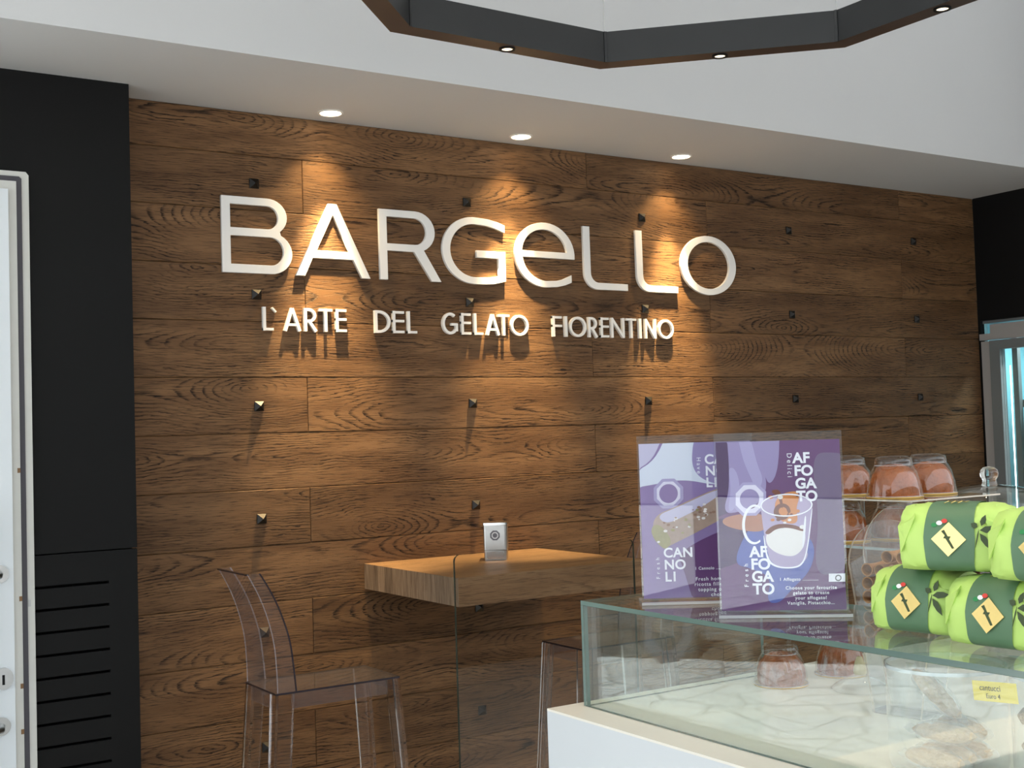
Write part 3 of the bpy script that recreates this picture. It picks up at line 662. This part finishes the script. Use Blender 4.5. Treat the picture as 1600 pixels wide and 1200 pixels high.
for i, w in enumerate(('AF', 'FO', 'GA', 'TO')):
    line(w, 968+7*i, 312+69*i, 52, bold=.0008, space=1.02); line(w, 742+6*i, 815+67*i, 54, bold=.0008, space=1.02)
X_, Z_ = mp(935, 258); A.text('Delici', X_, Z_, 26*S/.7, rot=PI/2, space=1.5)
X_, Z_ = mp(737, 978); A.text('Fresh', X_, Z_, 22*S/.7, rot=-PI/2, space=1.9, bold=.0001)
line('1 Affogato .............', 900, 947, 16, bold=.00012, space=1.12)
for i, w in enumerate(('Choose your favourite', 'gelato to create', 'your affogato!', 'Vaniglia, Pistacchio...')): line(w, 1068, 994+27*i, 17, bold=.00016 if i < 3 else .0001, align='CENTER', space=1.16)
# --- rear sign: cannoli
cn = holder('cannoli_sign', 'pale purple CANNOLI poster in clear acrylic stand, partly behind the other sign', (1.371, -2.256, ZT), -34)
sheet = MB().box(0, PW, 0, .0004, 0, PH).build('poster', 'p_lav_mid', cn, (0, -.0002, .008))
def mp(x, y, x0=140, y0=205, k=.022, w=600.0, h=828.0):
    return ((x-(x0+(y-y0)*k))/w*PW, (1-(y-y0)/h)*PH)
A = Art(sheet); S = PH/828
A.soft('shirt_print', 'p_shirt', q((140, 380), (250, 320), (330, 205), (600, 205), (620, 420), (560, 440), (380, 400), (250, 420), (140, 460)))
A.soft('print_patch', 'p_lav', q((420, 260), (500, 215), (740, 215), (740, 500), (560, 440), (440, 380)))
A.soft('print_patch', 'p_lav_lt', q((140, 205), (300, 205), (240, 320), (140, 370)))
A.soft('print_patch', 'p_purple', q((330, 770), (740, 560), (760, 1030), (480, 1030), (380, 900)))
A.soft('print_patch', 'p_lav', q((160, 900), (260, 1030), (158, 1030)))
A.poly('ring_print', 'p_sleeve', [mp(298+86*cos(PI/8+k*PI/4), 475+86*sin(PI/8+k*PI/4)) for k in range(8)], [mp(*p) for p in arc(298, 475, 50, 51, 0, 352, 30)])
A.poly('ring_print', 'p_ring', [mp(298+68*cos(PI/8+k*PI/4), 475+69*sin(PI/8+k*PI/4)) for k in range(8)], [mp(*p) for p in arc(298, 475, 50, 51, 0, 352, 30)])
A.soft('cannolo_print', 'p_shell', q((205, 650), (232, 585), (330, 550), (440, 500), (560, 455), (680, 430), (700, 560), (560, 630), (440, 690), (330, 740), (270, 770), (235, 740)))
A.soft('cannolo_print', 'p_lav_lt', q((232, 590), (340, 552), (560, 458), (600, 470), (500, 540), (380, 600), (280, 640)))
A.soft('filling_print', 'p_pist', q((200, 670), (215, 640), (250, 640), (300, 700), (310, 745), (275, 775), (245, 750), (215, 715)))
rs = random.Random(12)
for _ in range(60):
    u_ = rs.random(); cx_, cy_, rr = 250+u_*430+rs.uniform(-20, 20), 690-u_*190+rs.uniform(-55, 55), rs.uniform(3, 8)
    A.poly('crumb_print', rs.choice(['p_cream', 'p_pist', 'p_shell', 'p_shell_dk', 'p_cream']), [mp(*p) for p in arc(cx_, cy_, rr*1.5, rr, 0, 330, 9)])
for i, w in enumerate(('CAN', 'NO', 'LI')):
    line(w, 266+3*i, 815+64*i, 48, bold=.0006, space=1.22 if w == 'LI' else 1.05); line(w, 494+3*i, 322+62*i, 48, bold=.0006, space=1.22 if w == 'LI' else 1.05)
X_, Z_ = mp(246, 930); A.text('Fresh', X_, Z_, 20*S/.7, rot=-PI/2, space=1.9)
X_, Z_ = mp(452, 285); A.text('Have', X_, Z_, 22*S/.7, rot=PI/2, space=1.5)
line('1 Cannolo .........', 433, 886, 15, bold=.0001, space=1.12)
for i, (w, x) in enumerate((('Fresh home', 436), ('ricotta filled', 430), ('topping of', 450), ('choice', 518))): line(w, x, 944+28*i, 18, bold=.0001, space=1.2)

# ------------------------------------------------------------------ green wrapped panettoni
def panettone(label, loc, phi, seed, W=.142, D=.114, H=.094):
    """phi: the front faces (-cos phi, -sin phi)"""
    rnd = random.Random(seed)
    s = thing('wrapped_cake', label, 'cake', loc, math.radians(phi-90), group='cakes wrapped in green paper')
    NC = 40
    def section(u, k=1.0, off=0.0):
        e = abs(2*u/W); sh = 1-.20*e**7
        out = []
        for i in range(NC):
            t_ = 2*PI*i/NC; c, sn = cos(t_), sin(t_)
            yy = math.copysign(abs(c)**.70, c)*(D/2*sh*k+off)
            if sn > 0: zz = H*.42+(abs(sn)**.95)*(H*.58*(1-.10*e**4)*k+off)
            else: zz = H*.42-(abs(sn)**.34)*(H*.42)
            out.append((u, yy, max(zz, .0002)))
        return out
    us = [-W/2+W*i/20 for i in range(21)]
    m = MB(); o = 0; vv = []
    for i, u in enumerate(us):
        sec = section(u)
        jit = .0016 if abs(u) > .033 else .0
        vv += [(x+rnd.uniform(-jit, jit)*.5, y_+rnd.uniform(-jit, jit), z_+(rnd.uniform(-jit, jit) if z_ > .004 else 0)) for x, y_, z_ in sec]
    F = [(i*NC+k, i*NC+(k+1) % NC, (i+1)*NC+(k+1) % NC, (i+1)*NC+k) for i in range(20) for k in range(NC)]
    # pleated ends: rings drawn in to a gathered centre
    def endcap(i0, sgn):
        base = len(vv); sec = vv[i0*NC:(i0+1)*NC]; cx, cy, cz = sec[0][0], 0, H*.40
        for f_, du in ((.55, .004), (.08, .001)):
            vv.extend([(cx+sgn*du+sgn*(.003 if k % 4 < 2 else -.002), cy+(p[1]-cy)*f_, cz+(p[2]-cz)*f_) for k, p in enumerate(sec)])
        for k in range(NC):
            k2 = (k+1) % NC
            F.append((i0*NC+k, i0*NC+k2, base+k2, base+k)); F.append((base+k, base+k2, base+NC+k2, base+NC+k))
        F.append(tuple(base+NC+k for k in range(NC)))
    endcap(0, -1); endcap(20, 1)
    m.add(vv, F); m.build('paper', 'green_paper', s, smooth=38)
    # folded triangular flaps at both ends
    for sg_ in (-1, 1):
        x0 = sg_*(W/2-.004); x1 = sg_*(W/2+.004)
        MB().add([(x0-sg_*.020, -D/2*.95, H*.80), (x1, -D*.36, H*.66), (x0, -D/2*.97, H*.30), (x1, -D*.05, H*.84), (x0-sg_*.012, -D*.15, H*.985),
                  (x0-sg_*.020, -D/2*.90, H*.79), (x1-sg_*.003, -D*.34, H*.64), (x0, -D/2*.92, H*.29), (x1-sg_*.003, -D*.05, H*.82), (x0-sg_*.012, -D*.15, H*.965)],
                 [(0, 1, 2), (0, 4, 3, 1), (5, 7, 6), (5, 6, 8, 9), (0, 2, 7, 5), (2, 1, 6, 7), (1, 3, 8, 6), (3, 4, 9, 8), (4, 0, 5, 9)]).build('fold', 'green_paper', s)
    b = MB(); bv = []
    ub = [-.031, -.016, 0, .016, .031]
    for u in ub:
        for off in (.0016,):
            bv += [(u*(1+.12*(1-abs(p[2]/H-.5)*2)), p[1], p[2]) for p in section(u, 1.0, off)]
    b.add(bv, [(i*NC+k, i*NC+(k+1) % NC, (i+1)*NC+(k+1) % NC, (i+1)*NC+k) for i in range(4) for k in range(NC)])
    bo = b.build('band', 'band_green', s, smooth=40)
    yf = -D/2-.0028; tilt = .20
    lab = fill2d('label', [[(0, -.0235), (.0235, 0), (0, .0235), (-.0235, 0)]], .0012, 'gold_foil', bo, (0, yf+.001, H*.50)); lab.rotation_euler = (-tilt, 0, 0)
    fill2d('label_mark', [[(-.010, .011), (-.006, .013), (-.001, .004), (.003, .004), (.001, .0), (.008, -.012), (.005, -.013), (-.004, .001), (-.007, .001), (-.005, .005)]], .0004, 'print_dark', lab, (0, -.0012, 0))
    for i, c in enumerate(('label_green', 'label_white', 'label_red')):
        d_ = fill2d('flag_dot', [arc(0, 0, .0040, .0032, 0, 340, 12)], .0006, c, bo, (-.0200+.0070*i, yf+.0056, H*.50+.0190+.0028*i)); d_.rotation_euler = (-.4, 0, 0)
    # gold handwriting over the crown of the band
    g = MB()
    for k in range(3):
        x = -.012+k*.009
        g.tube([(x, -.030, H+.0005), (x+.004, -.022, H+.0028), (x+.001, -.016, H+.0030), (x+.010, -.026, H+.0020), (x+.012, -.018, H+.0030)], .0007, 5)
    g.build('gold_script', 'gold_foil', bo)
    # olive sprig printed on the paper at the right of the band
    lf = []
    def leaf(x, z, l, w, a):
        ca, sa = cos(a), sin(a)
        return [(x+ca*l*u-sa*w*v_, z+sa*l*u+ca*w*v_) for u, v_ in ((0, 0), (.3, -.5), (.65, -.45), (1, 0), (.65, .45), (.3, .5))]
    for j, (x, z, l, w, a) in enumerate(((.041, .060, .026, .009, .12), (.041, .056, .028, .008, -.95), (.043, .066, .016, .007, 1.2), (.038, .064, .010, .008, 2.6), (.040, .062, .026, .0015, -1.75))):
        fill2d('sprig_print', [leaf(x, z-.045, l, w, a)], .0008, 'print_dark', s, (0, -D/2*.985-.0024, .045)).rotation_euler = (-.16, 0, 0)
    return s
panettone('green wrapped cake at the lower left of the stack', (1.480, -2.782, ZT), 8, 1, W=.128)
panettone('green wrapped cake at the lower right of the stack', (1.456, -2.940, ZT), 4, 2)
panettone('green wrapped cake on top of the stack at left, gold label facing front', (1.464, -2.856, ZT+.0950), 22, 3)
panettone('green wrapped cake on top of the stack at the right edge of the photo', (1.430, -3.032, ZT+.0950), 6, 4)

# ------------------------------------------------------------------ cakes in clear domes on a glass rack
def domed(label, loc, seed, group='cakes under clear plastic domes', sc=1.0, cap=True):
    rnd = random.Random(seed)
    s = thing('domed_cake', label, 'cake', loc, rnd.uniform(0, 6), group)
    MB().lathe([(.001, 0), (.052, 0), (.0525, .0012), (.052, .0022), (.001, .0022)], 36).build('board', 'gold_board', s, smooth=40)
    pts = [(.0515, .0024), (.0515, .006), (.0485, .024), (.043, .046), (.0365, .058), (.0345, .060), (.0345, .066), (.033, .073), (.029, .077), (.020, .0785), (.001, .079)]
    MB().lathe(pts, 40).build('dome', 'plastic', s, smooth=50)
    prof = [(.001, .0024), (.043, .0024), (.046, .012), (.0445, .028), (.040, .042), (.030, .054), (.016, .0595), (.001, .061)]
    c = MB().lathe(prof, 36)
    c.v = [(x+rnd.uniform(-.0020, .0020), y_+rnd.uniform(-.0020, .0020), z_+(rnd.uniform(-.0024, .0024) if z_ > .003 else 0)) for x, y_, z_ in c.v]
    c.build('cake', 'cake_crust', s, smooth=60)
    MB().lathe([(.0348, .0598), (.0352, .0604), (.0346, .0608)], 36).build('dome_rim', 'acrylic_edge', s, smooth=True)
    MB().lathe([(.0516, .0026), (.0530, .0030), (.0516, .0040)], 36).build('dome_rim', 'acrylic_edge', s, smooth=True)
    return s
rk = thing('cake_rack', 'two-tier glass rack holding the domed cakes behind the signs', 'rack', (1.79, -2.16, ZC))
zu, zl = 1.460-ZC, 1.372-ZC
MB().box(0, .255, -.34, 0, zu+.002, zu+.005, 0, dict(f=1, k=1, l=1, r=1)).build('shelf', ['glass', 'gold_edge'], rk)
MB().box(0, .255, -.34, 0, zl, zl+.005, 0, dict(f=1, k=1, l=1, r=1)).build('shelf', ['glass', 'glass_edge'], rk)
for x in (.012, .243):
    for yy in (-.012, -.328): MB().tube([(x, yy, 0), (x, yy, zu)], .004, 8).build('post', 'acrylic', rk, smooth=True)
domed('domed brown cake on the upper rack shelf, nearest in the middle', (1.853, -2.412, 1.4655), 1)
domed('domed brown cake on the upper rack shelf, at left beside the front sign', (1.893, -2.262, 1.4655), 2)
domed('domed brown cake on the upper rack shelf, rightmost', (1.978, -2.390, 1.4655), 3)
domed('domed brown cake on the lower rack shelf, leftmost beside the front sign', (1.860, -2.275, 1.3775), 4)
domed('domed brown cake on the lower rack shelf, behind the acrylic arch', (1.962, -2.318, 1.3775), 5)
domed('domed brown cake on the lower rack shelf, rightmost above the green wrapped cakes', (1.985, -2.440, 1.3775), 6)
domed('domed cake standing on the counter seen through the front glass of the case', (1.715, -2.235, ZC), 7)
domed('domed cake behind the case, beside the glass lid with the stone knob', (1.875, -2.240, ZC), 8)

# ------------------------------------------------------------------ acrylic arch stand with cannoli shells
PHI = math.radians(9); AC = Vector((1.672, -2.553, ZC))
ar = thing('arch_stand', 'clear acrylic arch-shaped stand for cannoli behind the green cakes', 'display stand', AC, PHI)
def archp(hw, zt_, zs_, bw):
    return [(-bw, 0), (bw, 0), (hw, zs_)]+[(hw*cos(math.radians(a)), zs_+(zt_-zs_)*sin(math.radians(a))) for a in range(10, 171, 10)]+[(-hw, zs_)]
def yz(m): m.v = [(y_, -x, z_) for x, y_, z_ in m.v]; return m
yz(MB().prism(archp(.092, .356, .262, .050), .056, .060, 0, 1)).build('back_panel', ['acrylic', 'gold_edge'], ar)
yz(MB().prism(archp(.082, .330, .252, .044), -.006, -.001, 0, 1)).build('front_panel', ['acrylic', 'gold_edge'], ar)
for sy in (-1, 1):
    MB().add([(-.001, sy*.079, .252), (.056, sy*.089, .262), (.056, sy*.050, 0), (-.001, sy*.042, 0), (-.001, sy*.082, .252), (.056, sy*.092, .262), (.056, sy*.053, 0), (-.001, sy*.045, 0)],
             [(0, 1, 2, 3), (7, 6, 5, 4), (0, 4, 5, 1), (1, 5, 6, 2), (3, 2, 6, 7), (0, 3, 7, 4)]).build('side_panel', 'acrylic', ar)
MB().box(-.001, .056, -.050, .050, .0, .004).build('floor_panel', 'acrylic', ar)
MB().box(-.001, .056, -.062, .062, .133, .137).build('inner_shelf', 'acrylic', ar)
def cannolo(label, loc, seed, rz):
    rnd = random.Random(seed); m = MB(); n = 18; L = .050
    prof = []
    for k in range(13):
        u = k/12; e = abs(u-.5)*2; prof.append((L*(u-.5), .0095+.0018*e**2))
    vo_ = [(x, r*cos(2*PI*i/n), r*sin(2*PI*i/n)) for x, r in prof for i in range(n)]
    vi = [(x, (r-.0018)*cos(2*PI*i/n), (r-.0018)*sin(2*PI*i/n)) for x, r in prof for i in range(n)]
    N = len(prof); q_ = N*n
    F = [(k*n+i, k*n+(i+1) % n, (k+1)*n+(i+1) % n, (k+1)*n+i) for k in range(N-1) for i in range(n)]
    F += [tuple(q_+a for a in f[::-1]) for f in F]
    F += [(i, q_+i, q_+(i+1) % n, (i+1) % n) for i in range(n)]+[((N-1)*n+i, (N-1)*n+(i+1) % n, q_+(N-1)*n+(i+1) % n, q_+(N-1)*n+i) for i in range(n)]
    m.add(vo_+vi, F); o = m.build('cannoli_shell', 'cannoli_shell', None, loc, rz, smooth=50)
    return tag(o, label, 'pastry', 'cannoli shells in the acrylic stand')
k = 0
words = ['bottom', 'second', 'third', 'fourth', 'fifth', 'top']
for row in range(6):
    lat = {5: (-.010, .018, .046)}.get(row, (-.050, -.025, .0, .025, .050) if row > 1 else (-.038, -.013, .012, .037))
    for c, l_ in enumerate(lat):
        p = AC+Vector((.0275*cos(PHI)+l_*sin(PHI), .0275*sin(PHI)-l_*cos(PHI), .1490+row*.0233))
        cannolo('tan cannoli shell, %s row of the acrylic stand, %s from the left' % (words[row], ('first', 'second', 'third', 'fourth', 'fifth')[c]), p, k, PHI-.02); k += 1

# ------------------------------------------------------------------ cake stand with glass cloche
cl = thing('glass_cloche', 'round glass cloche with ball knob on a cake stand behind the green cakes', 'cake stand', (2.19, -2.37, ZC))
MB().lathe([(.001, 0), (.07, 0), (.07, .006), (.02, .014), (.012, .04), (.012, .15), (.03, .19), (.135, .200), (.138, .206), (.001, .206)], 40).build('stand', 'plastic', cl, smooth=40)
MB().lathe([(.130, .207), (.130, .315), (.127, .330), (.118, .3405), (.090, .350), (.055, .358), (.020, .362)], 48).build('dome', 'glass', cl, smooth=45)
MB().lathe([(.001, .360), (.016, .360), (.0145, .368), (.013, .372), (.017, .378), (.0185, .385), (.017, .392), (.011, .398), (.001, .400)], 28).build('knob', 'solid_glass', cl, smooth=60)

# ------------------------------------------------------------------ things inside the case
ld = thing('cake_cover', 'small clear glass lid with a stone cone knob inside the display case', 'lid', (1.786, -2.369, ZC))
MB().lathe([(.052, 0), (.054, .003), (.050, .008), (.034, .018), (.016, .026), (.009, .029), (.001, .030)], 36).build('cover', 'jar', ld, smooth=50)
MB().lathe([(.001, .028), (.011, .029), (.0125, .033), (.0095, .050), (.005, .061), (.001, .062)], 20).build('knob', 'stone_knob', ld, smooth=50)
def jar(label, loc, R_, H_):
    j = thing('jar', label, 'jar', loc, 0, 'clear jars in the display case')
    MB().lathe([(.001, .002), (R_*.9, .002), (R_*.97, .006), (R_, .016), (R_, H_-.004)], 44).build('wall', 'jar', j, smooth=40)
    MB().lathe([(R_+.0016, H_-.005), (R_+.0016, H_), (R_-.0016, H_), (R_-.0016, H_-.005), (R_+.0016, H_-.005)], 44).build('rim', 'acrylic_edge', j, smooth=40)
    return j
jar('clear plastic jar of wrapped biscuits inside the display case', (1.468, -2.815, ZC), .082, .150)
j2 = jar('clear jar with a yellow note and dark cookies at the right of the case', (1.490, -3.005, ZC), .082, .160)
def pastry(name, label, loc, rz, tilt, L, r, mat, film, seed, group):
    rnd = random.Random(seed); m = MB(); n = 16; N = 14; vv = []
    for k in range(N+1):
        u = k/N; e = (1-(2*u-1)**2)**.5 if 0 < u < 1 else .02
        for i in range(n):
            a = 2*PI*i/n; q_ = r*max(e, .1)*(1+rnd.uniform(-.12, .12))
            vv.append((L*(u-.5), q_*cos(a), q_*.75*sin(a)))
    m.add(vv, [(k*n+i, k*n+(i+1) % n, (k+1)*n+(i+1) % n, (k+1)*n+i) for k in range(N) for i in range(n)]+[tuple(range(n)), tuple(N*n+i for i in range(n))])
    root = thing(name, label, 'pastry', loc, 0, group); root.rotation_euler = (0, tilt, rz)
    m.build('biscuit', mat, root, smooth=60)
    if film:
        f = MB(); fv = []; ks = [(-.75, .012), (-.62, .55), (-.52, .35), (-.45, .9), (-.2, 1.25), (.0, 1.3), (.2, 1.25), (.45, .9), (.52, .35), (.62, .55), (.75, .012)]
        for u, q_ in ks:
            for i in range(18):
                a = 2*PI*i/18; w_ = r*q_*(1+rnd.uniform(-.14, .14)); fv.append((L*u*.86, w_*cos(a), w_*.75*sin(a)))
        f.add(fv, [(k*18+i, k*18+(i+1) % 18, (k+1)*18+(i+1) % 18, (k+1)*18+i) for k in range(len(ks)-1) for i in range(18)])
        f.build('film', 'wrap_film', root)
    return root
G = 'wrapped biscuits in the jar'
for lb, lc, rz_, ti, se in (
    ('wrapped pale biscuit at the bottom of the jar, nearest the front glass', (1.428, -2.822, ZC+.022), -1.45, 0, 2),
    ('wrapped pale biscuit at the bottom of the jar, in the middle', (1.468, -2.815, ZC+.022), -1.57, 0, 3),
    ('wrapped pale biscuit at the bottom of the jar, at the back', (1.509, -2.812, ZC+.022), -1.62, 0, 4),
    ('wrapped pale biscuit in the second layer of the jar, front', (1.446, -2.826, ZC+.056), -1.3, 0, 5),
    ('wrapped pale biscuit in the second layer of the jar, back', (1.490, -2.822, ZC+.056), -1.7, 0, 6),
    ('wrapped pale biscuit leaning upright in the jar, topmost', (1.466, -2.800, ZC+.104), -1.25, .75, 7)):
    pastry('wrapped_biscuit', lb, lc, rz_, ti, .092, .0165, 'biscuit', True, se, G)
G = 'dark cookies in the jar with the note'
pastry('dark_cookie', 'seeded dark cookie on top in the jar with the yellow note', (1.462, -2.990, ZC+.100), -1.3, 0, .095, .026, 'cookie_dark', False, 5, G)
pastry('dark_cookie', 'seeded dark cookie in the middle of the jar with the yellow note', (1.470, -2.990, ZC+.060), -1.2, 0, .095, .026, 'cookie_dark', False, 6, G)
pastry('dark_cookie', 'seeded dark cookie at the bottom of the jar with the yellow note', (1.478, -2.998, ZC+.0235), -1.3, 0, .085, .024, 'cookie_dark', False, 7, G)
yn = MB().box(0, .075, -.0004, 0, 0, .026).build('price_note', 'note_yellow', None, (1.4125, -2.905, 1.2295), -PI/2-.15)
yn.rotation_euler = (0, -.10, -PI/2-.12)
tag(yn, 'small yellow handwritten note on the jar of dark cookies', 'note')
text('handwriting', 'cantucci', .011, 'ink', yn, .012, .014, -.0007, 0); text('handwriting', 'Euro 4', .009, 'ink', yn, .022, .004, -.0007, 0)
